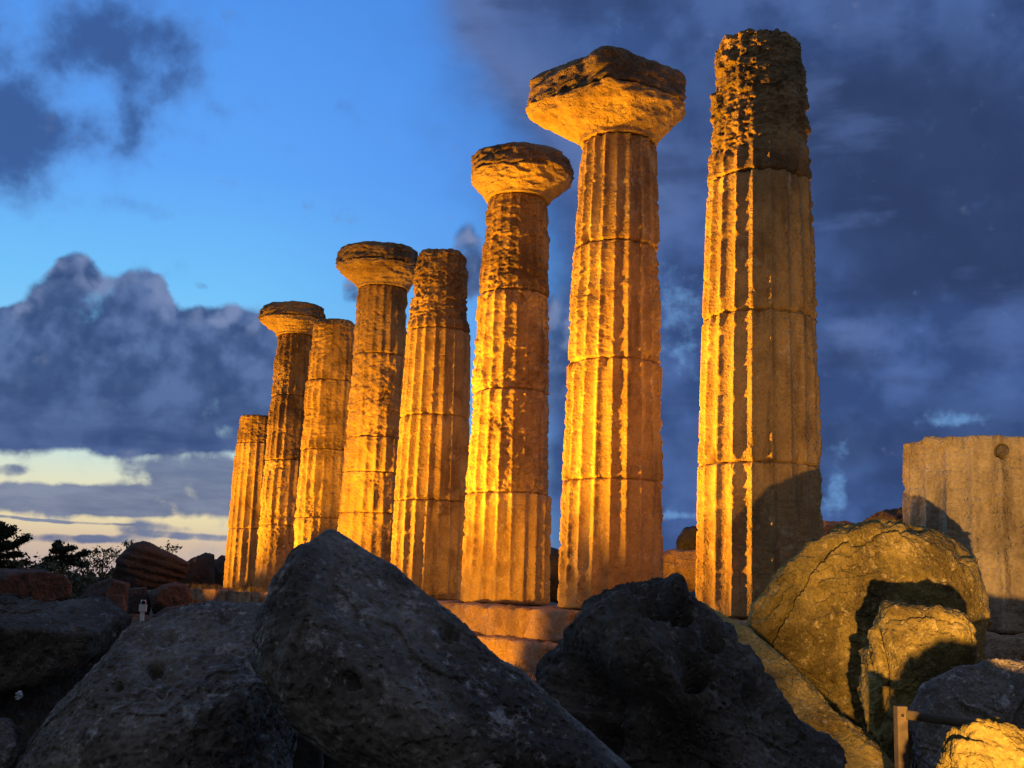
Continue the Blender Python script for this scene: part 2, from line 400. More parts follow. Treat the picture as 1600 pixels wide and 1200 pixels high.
M_GROUND = stone('dry_earth', (0.14, 0.105, 0.07, 1), (0.21, 0.16, 0.10, 1), (0.07, 0.06, 0.04, 1), (0.26, 0.21, 0.14, 1), scale=0.6, bump=0.9)
M_HILL = plain('distant_scrub', (0.03, 0.035, 0.04, 1), 0.95, 0.3, 0.02)
M_LEAF = plain('dark_foliage', (0.035, 0.05, 0.028, 1), 0.8, 0.5, 3.0)
M_LEAF2 = plain('grey_green_foliage', (0.075, 0.09, 0.05, 1), 0.8, 0.5, 3.0)
M_BARK = plain('bark', (0.07, 0.05, 0.035, 1), 0.9, 0.4, 9.0)
M_WOOD = plain('fence_timber', (0.11, 0.085, 0.055, 1), 0.8, 0.3, 20.0)
M_WHITE = plain('painted_white', (0.72, 0.70, 0.64, 1), 0.5, 0.06, 10.0)
M_BLACK = plain('lamp_glass', (0.02, 0.02, 0.022, 1), 0.25, 0.1, 10.0)
M_PAPER = plain('crumpled_paper', (0.75, 0.75, 0.74, 1), 0.7, 0.05, 20.0)

# ------------------------------------------------------------------ setting: ground and far hill
def ground_h(x, y):
    s = (np.stack([x, y], -1) - colpos(0)) @ RN          # distance in front of the colonnade axis
    base = 0.05 + 1.05 * (1 - sstep(s, -1.0, 1.2))
    base = base + 0.25 * sstep(y, 12, 26) * sstep(s, 2, 6)
    base = base + 0.60 * (1 - sstep(y, 6.0, 9.0)) * (1 - sstep(x, 0.9, 1.8)) * sstep(y, -8, 1)      # low bank under the near boulders
    far = sstep(np.hypot(x, y), 60, 140)
    return base * (1 - far) + far * 0.3

def make_ground():
    g = np.concatenate([-np.geomspace(1500, 40, 22), np.linspace(-38, 38, 120), np.geomspace(40, 1500, 22)])
    gx, gy = np.meshgrid(g, g + 20)
    x, y = gx.ravel(), gy.ravel()
    z = ground_h(x, y) + 0.10 * fbm(np.stack([x, y, x * 0], -1), 0.35, 5, 3)
    n = len(g)
    i = np.arange(n * n).reshape(n, n)
    Fc = np.stack([i[:-1, :-1], i[:-1, 1:], i[1:, 1:], i[1:, :-1]], -1).reshape(-1, 4)
    o = mesh_obj('ground', np.stack([x, y, z], -1), Fc, M_GROUND)
    tag(o, kind='structure')
make_ground()

def make_hill():
    nu, nv = 90, 24
    V = []
    for j in range(nv):
        for i in range(nu):
            a = math.radians(-9 + 24 * i / (nu - 1)); t = j / (nv - 1)
            d = 420 + 260 * t
            prof = 17.5 * math.exp(-((math.degrees(a) - 1.6) / 3.0) ** 2) + 5
            h = prof * math.sin(math.pi * min(1, t * 1.0)) ** 0.8
            V.append((d * math.sin(a), d * math.cos(a), h - 0.5))
    V = np.array(V); V[:, 2] += 1.2 * fbm(V, 0.02, 4, 5) * (V[:, 2] > 1)
    i = np.arange(nu * nv).reshape(nv, nu)
    Fc = np.stack([i[:-1, :-1], i[:-1, 1:], i[1:, 1:], i[1:, :-1]], -1).reshape(-1, 4)
    tag(mesh_obj('hills', V, Fc, M_HILL), kind='structure')
make_hill()

# ------------------------------------------------------------------ columns
def col_radius(z): return np.interp(z, [0, 2.5, 5.0, 7.5, 9.85, 12], [1.045, 1.02, 0.965, 0.885, 0.785, 0.74])

def lathe_faces(nr, nt, off=0):
    i = np.arange(nr * nt).reshape(nr, nt)
    a, b = i[:-1], i[1:]
    return np.stack([a, np.roll(a, -1, 1), np.roll(b, -1, 1), b], -1).reshape(-1, 4) + off

def drum_mesh(z0, z1, seed, nt, dz, ero=0.1, side=None, rscale=1.0, last=False, rnd=0.0, topamp=0.0, phase=0.0, strat=1.0, off=(0, 0), block=0.0, hole=None, fade=0.0):
    th = np.arange(nt) / nt * 2 * math.pi
    L = z1 - z0
    zz = np.unique(np.concatenate([np.linspace(0, L, max(6, int(L / dz))), [0.008, 0.02, 0.04, L - 0.04, L - 0.02, L - 0.008]]))
    if rnd: zz = np.unique(np.concatenate([zz, L - rnd * (1 - np.cos(np.linspace(0, math.pi / 2, 12)))]))
    T, Z = np.meshgrid(th, zz)
    T, Z = T.ravel(), Z.ravel() + z0
    R = col_radius(Z) * (1 + (rscale - 1) * (sstep(Z, z0, z0 + fade) if fade else 1.0))
    P = np.stack([R * np.cos(T), R * np.sin(T), Z], -1)
    Pa = P * (1, 1, 2.6)
    fl = (T * 20 / (2 * math.pi) + phase) % 1.0
    ph = 2 * fl - 1
    e = ero + 0.75 * fbm(P, 0.75, 4, seed) + 0.25 * fbm(P, 3.0, 3, seed + 3)
    if side is not None:                       # (angle, extra erosion on that side)
        e = e + side[1] * np.clip(np.cos(T - side[0]), 0, 1) ** 1.5
    if fade: e = e - 0.9 * (1 - sstep(Z, z0 + 0.05, z0 + fade))
    e = sstep(e, 0.12, 0.55)
    fd = 0.095 * R
    rf = R - fd * (1 - np.abs(ph) ** 2.4)
    arris = np.abs(ph) ** 5
    idx = np.floor(T * 20 / (2 * math.pi) + phase + 0.5)
    chip = perlin(np.stack([idx * 3.7 + seed, Z * 7.0, idx * 0 + 1.5], -1)) + 0.5 * perlin(np.stack([idx * 1.7 + seed, Z * 17.0, T * 6], -1))
    rf -= arris * (0.008 + 0.07 * np.clip(chip - 0.05, 0, 1) + 0.03 * e)
    st = 0.6 * fbm(Pa, 1.9, 6, seed + 11, 0.62, True) + 0.8 * np.abs(fbm(Pa, 2.6, 5, seed + 13, 0.6))
    re_ = R - 0.030 - 0.100 * strat * (1 - st) * 0.9 + 0.035 * fbm(P, 1.6, 4, seed + 5)
    re_ -= 0.30 * fd * (1 - ph ** 2)
    pit = np.clip(0.42 - worley(P * (1, 1, 1.7), 6.0, seed), 0, 1)
    r = rf * (1 - e) + re_ * e
    r -= 0.20 * pit * (0.18 + e) * sstep(fbm(P, 0.8, 3, seed + 77), -0.3, 0.2) + 0.024 * fbm(P * (1, 1, 1.8), 8.0, 5, seed + 9, 0.62) * (0.28 + 1.1 * e)
    if block:
        Pw = P + 0.25 * np.stack([fbm(P, 1.5, 3, seed + 40), fbm(P, 1.5, 3, seed + 41), fbm(P, 1.5, 3, seed + 42)], -1)
        blk = block * (sstep(Z, z0, z0 + fade) if fade else 1.0)
        r -= blk * (0.16 * np.clip(cells(Pw * (1, 1, 1.5), 1.7, seed), 0, 1.3) + 0.06 * cells(Pw * (1, 1, 1.4), 4.5, seed + 1) - 0.08)
    if hole:
        dd = np.hypot(R * np.angle(np.exp(1j * (T - hole[0]))), Z - hole[1]) / hole[2]
        r -= hole[3] * np.exp(-dd ** 6)
    d0 = np.minimum(Z - z0, 9); d1 = (z1 - Z) if not last else 9 + 0 * Z
    dj = np.minimum(d0, d1)
    r -= 0.045 * np.exp(-(dj / 0.020) ** 2)
    cj = fbm(np.stack([np.cos(T) * 2, np.sin(T) * 2, (d0 < d1) * 3.0 + seed], -1), 1.6, 4, seed + 21)
    r -= 0.42 * np.clip(cj - 0.12, 0, 0.5) * np.exp(-(dj / (0.04 + 0.30 * np.clip(cj, 0, 1))) ** 2)
    if last and rnd:
        t = np.clip((Z - (z1 - rnd)) / rnd, 0, 1)
        r -= rnd * 0.75 * (1 - np.sqrt(np.clip(1 - t * t, 0, 1)))
    zt = Z.copy()
    if last:
        top = fbm(np.stack([np.cos(T) * 1.3, np.sin(T) * 1.3, T * 0 + seed], -1), 1.3, 4, seed + 31)
        zt += topamp * top * sstep(Z, z1 - 0.7, z1)
    V = np.stack([r * np.cos(T) + off[0], r * np.sin(T) + off[1], zt], -1)
    nr = len(zz)
    Fc = [lathe_faces(nr, nt)]
    Vs = [V]; n = len(V)
    # caps: concentric rings closing to a small hole-free disc
    for which in (0, 1):
        ring = V[:nt] if which == 0 else V[-nt:]
        base = 0 if which == 0 else (nr - 1) * nt
        prev = np.arange(nt) + base
        cz = ring[:, 2].mean()
        for s in (0.85, 0.6, 0.3, 0.02):
            q = ring * (s, s, 1); q[:, :2] += np.array(off) * (1 - s)
            q[:, 2] = ring[:, 2] * s + cz * (1 - s)
            if which and last: q[:, 2] += 0.03 * fbm(q, 2.5, 3, seed + 2) + rnd * 0.10 * (1 - s)
            Vs.append(q); cur = np.arange(nt) + n; n += nt
            a, b = (cur, prev) if which == 0 else (prev, cur)
            Fc.append(np.stack([a, np.roll(a, -1), np.roll(b, -1), b], -1)); prev = cur
    return np.concatenate(Vs), np.concatenate(Fc)

def capital_mesh(zn, z1, z2, plan, seed, nt=220, viewang=0.0):
    """echinus from the neck up to z1 and a worn slab up to z2; plan = radius by angle (degrees from image right, anticlockwise seen from above)"""
    th = np.arange(nt) / nt * 2 * math.pi
    pa = np.array([p_[0] for p_ in plan]); pr = np.array([p_[1] for p_ in plan])
    ang = (np.degrees(th - viewang)) % 360
    out = np.interp(ang, np.concatenate([pa - 360, pa, pa + 360]), np.tile(pr, 3))
    k = np.ones(7) / 7
    out = np.convolve(np.concatenate([out[-3:], out, out[:3]]), k, 'valid')
    neck = col_radius(zn) * 1.0
    def build(rows, sd, rough, closed_bottom, closed_top):
        Rr = np.array([[f_(o_) for o_ in out] for f_, z_ in rows]); Zr = np.array([[z_] * nt for f_, z_ in rows])
        T = np.tile(th, (len(rows), 1))
        P = np.stack([Rr * np.cos(T), Rr * np.sin(T), Zr], -1).reshape(-1, 3)
        n = 0.12 * fbm(P * (1, 1, 1.8), 1.3, 5, sd, 0.55) + 0.09 * (fbm(P * (1, 1, 2.4), 2.4, 4, sd + 4, 0.5, True) - 0.3) - 0.10 * np.clip(0.40 - worley(P, 4.0, sd), 0, 1)
        rr = Rr.ravel() + rough * n * np.clip((Zr.ravel() - zn) / 0.12, 0.15, 1)
        t = T.ravel()
        zz = Zr.ravel() + 0.6 * rough * fbm(P, 1.1, 4, sd + 8) * np.clip((Zr.ravel() - zn) / 0.4, 0, 1) * 0.16
        V = np.stack([rr * np.cos(t), rr * np.sin(t), zz], -1)
        Fc = [lathe_faces(len(rows), nt)]; n0 = len(V); Vs = [V]
        for which in ((0,) if closed_bottom else ()) + ((1,) if closed_top else ()):
            ring = V[:nt] if which == 0 else V[-nt:]; prev = np.arange(nt) + (0 if which == 0 else n0 - nt)
            tot = sum(len(v) for v in Vs); cz = ring[:, 2].mean()
            for s in (0.88, 0.65, 0.35, 0.02):
                q = ring * (s, s, 1); q[:, 2] = ring[:, 2] * s + cz * (1 - s)
                if which: q[:, 2] += 0.05 * fbm(q, 1.5, 4, sd + 6) + 0.03 * (1 - s)
                Vs.append(q); cur = np.arange(nt) + tot; tot += nt
                a, b = (cur, prev) if which == 0 else (prev, cur)
                Fc.append(np.stack([a, np.roll(a, -1), np.roll(b, -1), b], -1)); prev = cur
        return np.concatenate(Vs), np.concatenate(Fc)
    nE = 34; rowsE = []
    for i in range(nE):
        t = i / (nE - 1)
        z = zn + (z1 - zn) * t
        # straight flare from a short neck, tucking under the slab at the rim
        f = max(0.0, t - 0.12) / 0.88
        c = min(1.0, f * 1.16) - 0.16 * max(0, (0.16 - abs(f - 0.86)) / 0.16) ** 2 * 0.4
        rowsE.append((lambda o_, c=c: neck * (1 - c) + (0.97 * o_) * c, z))
    nA = 20; rowsA = []
    for i in range(nA):
        t = i / (nA - 1)
        z = z1 + (z2 - z1) * t
        w = 0.985 - 0.05 * max(0, (0.12 - t) / 0.12) - 0.10 * max(0, (t - 0.75) / 0.25) ** 2 - 0.06 * t
        rowsA.append((lambda o_, w=w: o_ * w, z))
    return build(rowsE, seed, 1.0, True, False), build(rowsA, seed + 1, 1.15, True, True)

def column(k, label, joints, ero, seed, cap=None, top=None, sides=None, mats=None, rsc=None, blk=None, group='temple columns standing in a row'):
    c = colpos(k); dd = np.linalg.norm(c)
    joints = [0.31 + (z_ - 0.31) * (dd - 1) / dd for z_ in joints]
    root = empty('fluted_column', (c[0], c[1], ZS))
    tag(root, label, 'column', group)
    dist = np.linalg.norm(c)
    nt = 320 if dist < 25 else (240 if dist < 33 else 200)
    dz = 0.019 if dist < 25 else (0.026 if dist < 33 else 0.034)
    rng = random.Random(seed)
    z = [0.0] + joints
    for i in range(len(joints)):
        last = (cap is None and i == len(joints) - 1)
        kw = dict(ero=ero[i], last=last, phase=0.37 * k + 0.02 * rng.random())
        if sides and sides[i]: kw['side'] = sides[i]
        if blk and blk[i]: kw['block'] = blk[i]
        if last: kw.update(top or {})
        if rsc and rsc[i]: kw['rscale'] = rsc[i]
        V, Fc = drum_mesh(z[i], z[i + 1] - (0 if last else 0.006), seed * 10 + i, nt, dz, off=(rng.uniform(-.012, .012), rng.uniform(-.012, .012)), **kw)
        mesh_obj('drum', V, Fc, (mats[i] if mats else M_COL), root)
    if cap:
        va = math.atan2(-c[0], c[1])           # image right, seen from this column
        E_, A_ = capital_mesh(joints[-1], cap['z1'], cap['z2'], cap['plan'], seed * 7, viewang=va)
        ech = mesh_obj('capital', E_[0], E_[1], M_CAP, root)
        mesh_obj('abacus', A_[0], A_[1], M_CAPTOP, ech)
    return root

def toward(k, deg):
    """world angle of a direction deg degrees left (+) or right (-) of the line from column k to the camera"""
    c = colpos(k); return math.atan2(-c[1], -c[0]) - math.radians(deg)

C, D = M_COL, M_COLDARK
# angles in plan: 0 = image right, 90 = away from camera, 180 = image left, 270 = towards the camera
column(0, 'tallest and nearest standing column, no capital, its top drum rough and dark', [2.54, 5.13, 7.65, 10.32], [-0.08, -0.02, 0.0, 0.75], 3,
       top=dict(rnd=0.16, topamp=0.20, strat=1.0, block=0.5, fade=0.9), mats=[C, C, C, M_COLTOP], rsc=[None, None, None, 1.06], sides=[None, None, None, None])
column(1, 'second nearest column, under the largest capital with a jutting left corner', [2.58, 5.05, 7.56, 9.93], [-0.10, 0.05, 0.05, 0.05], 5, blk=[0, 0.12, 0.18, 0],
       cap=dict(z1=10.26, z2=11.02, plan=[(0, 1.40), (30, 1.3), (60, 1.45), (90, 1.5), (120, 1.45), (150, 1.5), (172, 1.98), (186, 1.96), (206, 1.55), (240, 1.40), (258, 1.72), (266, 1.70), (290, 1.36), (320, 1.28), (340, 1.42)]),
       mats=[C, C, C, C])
column(2, 'third nearest column, with a round worn bowl-shaped capital shaded dark on top', [2.57, 5.04, 7.49, 9.96], [-0.05, 0.22, 0.22, 0.25], 8, blk=[0, 0.15, 0.3, 0.2],
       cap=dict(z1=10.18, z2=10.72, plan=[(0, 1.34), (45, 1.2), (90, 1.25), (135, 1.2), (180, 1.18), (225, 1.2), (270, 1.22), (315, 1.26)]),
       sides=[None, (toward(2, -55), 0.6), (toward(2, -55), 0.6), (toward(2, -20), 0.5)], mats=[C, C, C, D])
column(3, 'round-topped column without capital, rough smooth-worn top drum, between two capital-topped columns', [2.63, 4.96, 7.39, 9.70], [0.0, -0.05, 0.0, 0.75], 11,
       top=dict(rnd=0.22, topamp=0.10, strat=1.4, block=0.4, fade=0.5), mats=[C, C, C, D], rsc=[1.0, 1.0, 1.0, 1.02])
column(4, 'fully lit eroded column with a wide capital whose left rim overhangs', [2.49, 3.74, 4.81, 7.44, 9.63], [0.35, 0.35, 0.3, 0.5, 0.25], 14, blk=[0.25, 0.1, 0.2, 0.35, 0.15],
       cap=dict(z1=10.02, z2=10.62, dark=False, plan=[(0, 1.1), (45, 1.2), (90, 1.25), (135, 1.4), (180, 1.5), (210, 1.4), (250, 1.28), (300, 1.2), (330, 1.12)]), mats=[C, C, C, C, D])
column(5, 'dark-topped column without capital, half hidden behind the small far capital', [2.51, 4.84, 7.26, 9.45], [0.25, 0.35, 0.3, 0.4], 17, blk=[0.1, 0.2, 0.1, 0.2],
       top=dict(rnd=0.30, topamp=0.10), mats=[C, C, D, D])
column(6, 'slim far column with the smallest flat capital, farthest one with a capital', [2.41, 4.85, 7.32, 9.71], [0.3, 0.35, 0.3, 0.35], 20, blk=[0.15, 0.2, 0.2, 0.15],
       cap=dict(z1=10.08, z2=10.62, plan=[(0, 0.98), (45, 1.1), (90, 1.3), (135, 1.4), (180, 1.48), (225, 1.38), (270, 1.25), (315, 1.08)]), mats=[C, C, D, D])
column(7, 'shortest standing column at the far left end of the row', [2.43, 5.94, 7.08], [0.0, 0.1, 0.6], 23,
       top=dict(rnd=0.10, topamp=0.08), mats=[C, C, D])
column(-1, 'pale broad column stump cut off low at the right edge', [2.52], [0.08], 26, top=dict(rnd=0.06, topamp=0.08, block=0.16, hole=(toward(-1, -13), 2.18, 0.085, 0.22)), mats=[M_STUMP])

# dark plug in the stump's hole, the hole's shade put into its colour
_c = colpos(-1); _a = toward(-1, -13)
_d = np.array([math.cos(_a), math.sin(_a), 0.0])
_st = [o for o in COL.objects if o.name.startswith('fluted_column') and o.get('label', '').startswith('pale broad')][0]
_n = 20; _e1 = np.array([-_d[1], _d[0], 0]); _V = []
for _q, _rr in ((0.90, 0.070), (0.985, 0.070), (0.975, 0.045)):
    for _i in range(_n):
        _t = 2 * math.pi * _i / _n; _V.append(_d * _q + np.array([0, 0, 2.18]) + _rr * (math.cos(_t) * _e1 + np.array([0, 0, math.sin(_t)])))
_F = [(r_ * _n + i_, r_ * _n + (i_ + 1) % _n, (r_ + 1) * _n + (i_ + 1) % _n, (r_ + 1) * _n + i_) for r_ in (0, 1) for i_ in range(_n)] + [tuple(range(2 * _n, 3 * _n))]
mesh_obj('dark_hole_plug', _V, _F, M_PIT, _st)

# ------------------------------------------------------------------ stones
_ico = {}
def ico(n):
    if n not in _ico:
        bm = bmesh.new(); bmesh.ops.create_icosphere(bm, subdivisions=n, radius=1.0)
        bm.verts.ensure_lookup_table()
        V = np.array([v.co[:] for v in bm.verts]); F_ = np.array([[v.index for v in f.verts] for f in bm.faces]); bm.free()
        V /= np.linalg.norm(V, axis=1)[:, None]
        _ico[n] = (V, F_)
    return _ico[n]

def smin(a, b, k):
    h = np.clip(0.5 + 0.5 * (b - a) / k, 0, 1)
    return b * (1 - h) + a * h - k * h * (1 - h)

def rock(name, label, cat, outline, Y, thick, mat, seed, sub=6, power=2.4, facets=5, rough=1.0, dents=(), grooves=(), group=None, pitty=0.5, tilt=0.0, yaw=0.0, parent=None, fine=1.0, bias=None, broken=1.0):
    """boulder: outline (photo pixels) gives its cross-section at distance Y; thick = half depth in metres"""
    O = np.array(outline, float)
    n = len(O); a = O; b = np.roll(O, -1, 0)
    cr = a[:, 0] * b[:, 1] - b[:, 0] * a[:, 1]; A = cr.sum() / 2
    cx, cy = ((a + b) * cr[:, None]).sum(0) / (6 * A)
    Pc = at(cx, cy, Y)
    d = Pc - CAM; depth = d @ CF; view = d / np.linalg.norm(d)
    u = CR - view * (CR @ view); u /= np.linalg.norm(u); v = np.cross(u, view); v = -v if v @ CU < 0 else v
    w = -view
    mpp = depth / FPX                                      # metres per pixel
    # radial outline
    na = 720; ang = np.arange(na) / na * 2 * math.pi; rad = np.zeros(na)
    for i in range(n):
        p0 = (O[i] - (cx, cy)) * (1, -1) * mpp; p1 = (O[(i + 1) % n] - (cx, cy)) * (1, -1) * mpp
        dxy = p1 - p0
        ca, sa = np.cos(ang), np.sin(ang)
        den = ca * dxy[1] - sa * dxy[0]
        den = np.where(np.abs(den) < 1e-9, 1e-9, den)
        t = (p0[0] * dxy[1] - p0[1] * dxy[0]) / den
        s = np.where(np.abs(dxy[0]) > np.abs(dxy[1]), (t * ca - p0[0]) / (dxy[0] if dxy[0] else 1e-9), (t * sa - p0[1]) / (dxy[1] if dxy[1] else 1e-9))
        ok = (t > 0) & (s >= -1e-6) & (s <= 1 + 1e-6)
        rad = np.where(ok, np.maximum(rad, t), rad)
    rad = np.where(rad <= 0, rad[rad > 0].mean(), rad)
    kk = np.hanning(9); kk /= kk.sum(); rad = np.convolve(np.concatenate([rad[-4:], rad, rad[:4]]), kk, 'valid')
    U, Fc = ico(sub)
    th = np.arctan2(U[:, 1], U[:, 0]) % (2 * math.pi)
    ro = np.interp(th, np.append(ang, 2 * math.pi), np.append(rad, rad[0]))
    rho = np.hypot(U[:, 0], U[:, 1]); ww = np.abs(U[:, 2])
    R = 1.0 / ((rho / ro) ** power + (ww / thick) ** power) ** (1 / power)
    rng = np.random.RandomState(seed)
    size = min(rad.mean(), thick * 1.4)
    for i in range(facets):
        nrm = rng.normal(size=3); nrm[2] = abs(nrm[2]) * 1.5 + 0.6
        if bias is not None and i < len(bias): nrm = np.array(bias[i], float)
        nrm /= np.linalg.norm(nrm)
        dn = U @ nrm
        sup = (R * np.clip(dn, 0, 1)).max()
        dd = sup * rng.uniform(0.70, 0.86)
        R = np.where(dn > 0.08, smin(R, dd / np.clip(dn, 0.08, 1), 0.06 * size), R)
    L = U * R[:, None]
    disp = np.zeros(len(L))
    sc = 1.0 / max(size, 0.05)
    disp += 0.10 * size * fbm(L * sc, 1.1, 4, seed)
    disp += 0.055 * size * (fbm(L * sc, 2.0, 5, seed + 3, 0.55, True) - 0.35)
    Lw = L * sc + 0.18 * np.stack([fbm(L * sc, 1.6, 3, seed + 50), fbm(L * sc, 1.6, 3, seed + 51), fbm(L * sc, 1.6, 3, seed + 52)], -1)
    disp -= broken * size * (0.080 * (cells(Lw, 1.9, seed) - 0.5) + 0.038 * (cells(Lw, 4.6, seed + 1) - 0.5))
    bd = rng.normal(size=3) * (0.4, 1.0, 0.4); bd /= np.linalg.norm(bd)
    hh_ = (L * sc) @ bd * 7.0 + 1.6 * fbm(L * sc, 1.2, 4, seed + 60)
    saw = hh_ - np.floor(hh_)
    disp -= 0.030 * size * broken * sstep(saw, 0.0, 0.16) * (1 - saw) * 1.4 * sstep(fbm(L * sc, 0.9, 3, seed + 61), -0.05, 0.25)
    pm = sstep(fbm(L * sc, 1.3, 3, seed + 62), -0.15, 0.25)
    disp -= 0.20 * size * pitty * pm * np.clip(0.42 - worley(L * sc, 4.2, seed), 0, 1)
    disp -= 0.07 * size * pitty * (1 - 0.5 * pm) * np.clip(0.40 - worley(L * sc, 19.0, seed + 4), 0, 1)
    disp -= 0.09 * size * pitty * np.clip(0.42 - worley(L * sc, 10.0, seed + 2), 0, 1)
    disp += fine * 0.024 * size * fbm(L * sc, 13.0, 4, seed + 7, 0.6)
    R2 = R + rough * disp
    px = np.stack([cx + L[:, 0] / mpp, cy - L[:, 1] / mpp], -1)
    front = sstep(U[:, 2], 0.02, 0.2)
    for (gx, gy, gr, gd) in dents:
        q = np.hypot(px[:, 0] - gx, px[:, 1] - gy) / gr
        R2 -= gd * np.exp(-q ** 4) * front
    for line, wid, dep in grooves:
        dmin = np.full(len(px), 1e9)
        jit = 5 * fbm(np.stack([px[:, 0] * 0.03, px[:, 1] * 0.03, px[:, 0] * 0], -1), 1.0, 3, seed)
        for i in range(len(line) - 1):
            p0, p1 = np.array(line[i], float), np.array(line[i + 1], float)
            e = p1 - p0; t = np.clip(((px - p0) @ e) / (e @ e), 0, 1)
            dmin = np.minimum(dmin, np.hypot(*(px - p0 - t[:, None] * e).T))
        R2 -= dep * np.exp(-(np.abs(dmin + jit) / wid) ** 2) * front
    V = U * R2[:, None]
    if tilt: V[:, 2] -= tilt * V[:, 1]                      # lean the stone back or forward
    if yaw: V[:, 2] -= yaw * V[:, 0]
    Wd = V[:, :1] * u + V[:, 1:2] * v + V[:, 2:] * w
    o = mesh_obj(name, Wd, Fc, mat, parent, loc=None if parent else Pc)
    if not parent: tag(o, label, cat, group)
    return o

BG = 'dark boulders heaped in the foreground'
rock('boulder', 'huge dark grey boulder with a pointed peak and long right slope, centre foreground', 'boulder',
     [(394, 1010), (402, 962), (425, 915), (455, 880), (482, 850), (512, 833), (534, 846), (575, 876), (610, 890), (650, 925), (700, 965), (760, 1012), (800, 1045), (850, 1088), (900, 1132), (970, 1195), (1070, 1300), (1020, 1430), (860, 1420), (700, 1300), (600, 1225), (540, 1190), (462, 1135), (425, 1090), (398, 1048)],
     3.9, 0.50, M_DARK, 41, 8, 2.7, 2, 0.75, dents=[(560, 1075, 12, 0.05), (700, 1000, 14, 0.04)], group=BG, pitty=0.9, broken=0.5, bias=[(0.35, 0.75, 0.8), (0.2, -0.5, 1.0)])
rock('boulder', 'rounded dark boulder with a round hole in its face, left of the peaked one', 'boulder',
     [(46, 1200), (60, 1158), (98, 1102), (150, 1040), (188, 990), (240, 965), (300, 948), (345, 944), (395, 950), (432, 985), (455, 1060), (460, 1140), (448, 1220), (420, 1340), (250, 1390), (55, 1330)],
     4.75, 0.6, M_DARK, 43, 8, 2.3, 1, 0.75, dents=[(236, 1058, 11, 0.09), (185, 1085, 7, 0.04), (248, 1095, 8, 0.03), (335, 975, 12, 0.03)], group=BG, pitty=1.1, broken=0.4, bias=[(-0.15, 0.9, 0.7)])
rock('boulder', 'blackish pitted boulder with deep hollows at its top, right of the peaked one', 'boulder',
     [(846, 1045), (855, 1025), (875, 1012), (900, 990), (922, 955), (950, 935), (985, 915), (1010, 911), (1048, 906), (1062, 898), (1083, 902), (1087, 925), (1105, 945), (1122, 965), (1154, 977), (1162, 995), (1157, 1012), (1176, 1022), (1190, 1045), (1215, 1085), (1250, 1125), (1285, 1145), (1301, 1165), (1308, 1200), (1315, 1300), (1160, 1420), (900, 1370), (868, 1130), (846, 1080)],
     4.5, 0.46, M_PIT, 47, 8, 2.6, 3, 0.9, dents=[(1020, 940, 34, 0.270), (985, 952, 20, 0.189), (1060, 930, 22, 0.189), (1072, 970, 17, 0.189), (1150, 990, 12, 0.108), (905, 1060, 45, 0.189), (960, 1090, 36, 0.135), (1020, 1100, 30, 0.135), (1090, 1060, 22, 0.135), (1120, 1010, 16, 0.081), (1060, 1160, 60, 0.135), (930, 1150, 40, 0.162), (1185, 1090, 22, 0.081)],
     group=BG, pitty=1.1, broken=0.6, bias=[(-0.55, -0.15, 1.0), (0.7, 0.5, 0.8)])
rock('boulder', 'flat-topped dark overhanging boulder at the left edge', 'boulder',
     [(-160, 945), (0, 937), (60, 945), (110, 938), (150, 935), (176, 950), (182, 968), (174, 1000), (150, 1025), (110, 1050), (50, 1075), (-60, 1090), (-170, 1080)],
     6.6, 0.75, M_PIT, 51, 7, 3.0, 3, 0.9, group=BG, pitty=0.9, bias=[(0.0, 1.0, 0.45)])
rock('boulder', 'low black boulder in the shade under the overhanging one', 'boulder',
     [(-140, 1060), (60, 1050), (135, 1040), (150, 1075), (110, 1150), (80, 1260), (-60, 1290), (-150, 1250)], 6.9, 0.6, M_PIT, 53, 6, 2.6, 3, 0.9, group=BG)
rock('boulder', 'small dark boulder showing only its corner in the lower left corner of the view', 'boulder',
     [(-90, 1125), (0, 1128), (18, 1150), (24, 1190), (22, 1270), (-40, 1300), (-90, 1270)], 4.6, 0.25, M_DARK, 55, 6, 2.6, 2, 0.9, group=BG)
rock('masonry_block', 'grey cut block wedged under the peaked boulder, left one of two', 'stone block',
     [(455, 1172), (462, 1145), (500, 1135), (504, 1180), (500, 1240), (456, 1240)], 5.3, 0.16, M_BROWN, 57, 5, 5.0, 1, 0.4, group='cut blocks under the peaked boulder')
rock('masonry_block', 'grey cut block wedged under the peaked boulder, right one of two', 'stone block',
     [(506, 1145), (540, 1150), (585, 1180), (590, 1250), (506, 1250)], 5.4, 0.16, M_BROWN, 59, 5, 5.0, 1, 0.4, group='cut blocks under the peaked boulder')

RG = 'floodlit stones heaped on the right'
rock('fallen_drum', 'great round fallen drum with a cracked rim, face turned to the viewer', 'column drum',
     [(1183, 985), (1190, 950), (1210, 920), (1240, 885), (1280, 850), (1320, 830), (1370, 818), (1420, 815), (1462, 828), (1502, 850), (1526, 875), (1534, 910), (1534, 960), (1528, 1030), (1500, 1100), (1440, 1150), (1370, 1150), (1310, 1110), (1250, 1050), (1205, 1010)],
     11.8, 0.62, M_OCHRE, 61, 8, 4.0, 0, 0.8, yaw=0.45, broken=1.0, dents=[(1442, 822, 16, 0.07), (1512, 862, 18, 0.08), (1475, 1010, 14, 0.05), (1265, 1000, 12, 0.04)], grooves=[([(1213, 1012), (1222, 985), (1243, 960), (1262, 920), (1290, 880), (1315, 858), (1350, 845)], 4.5, 0.13), ([(1208, 962), (1235, 935), (1256, 905)], 3.0, 0.05), ([(1305, 870), (1330, 852), (1375, 838), (1430, 826)], 4.0, 0.07)], pitty=0.5, group=RG)
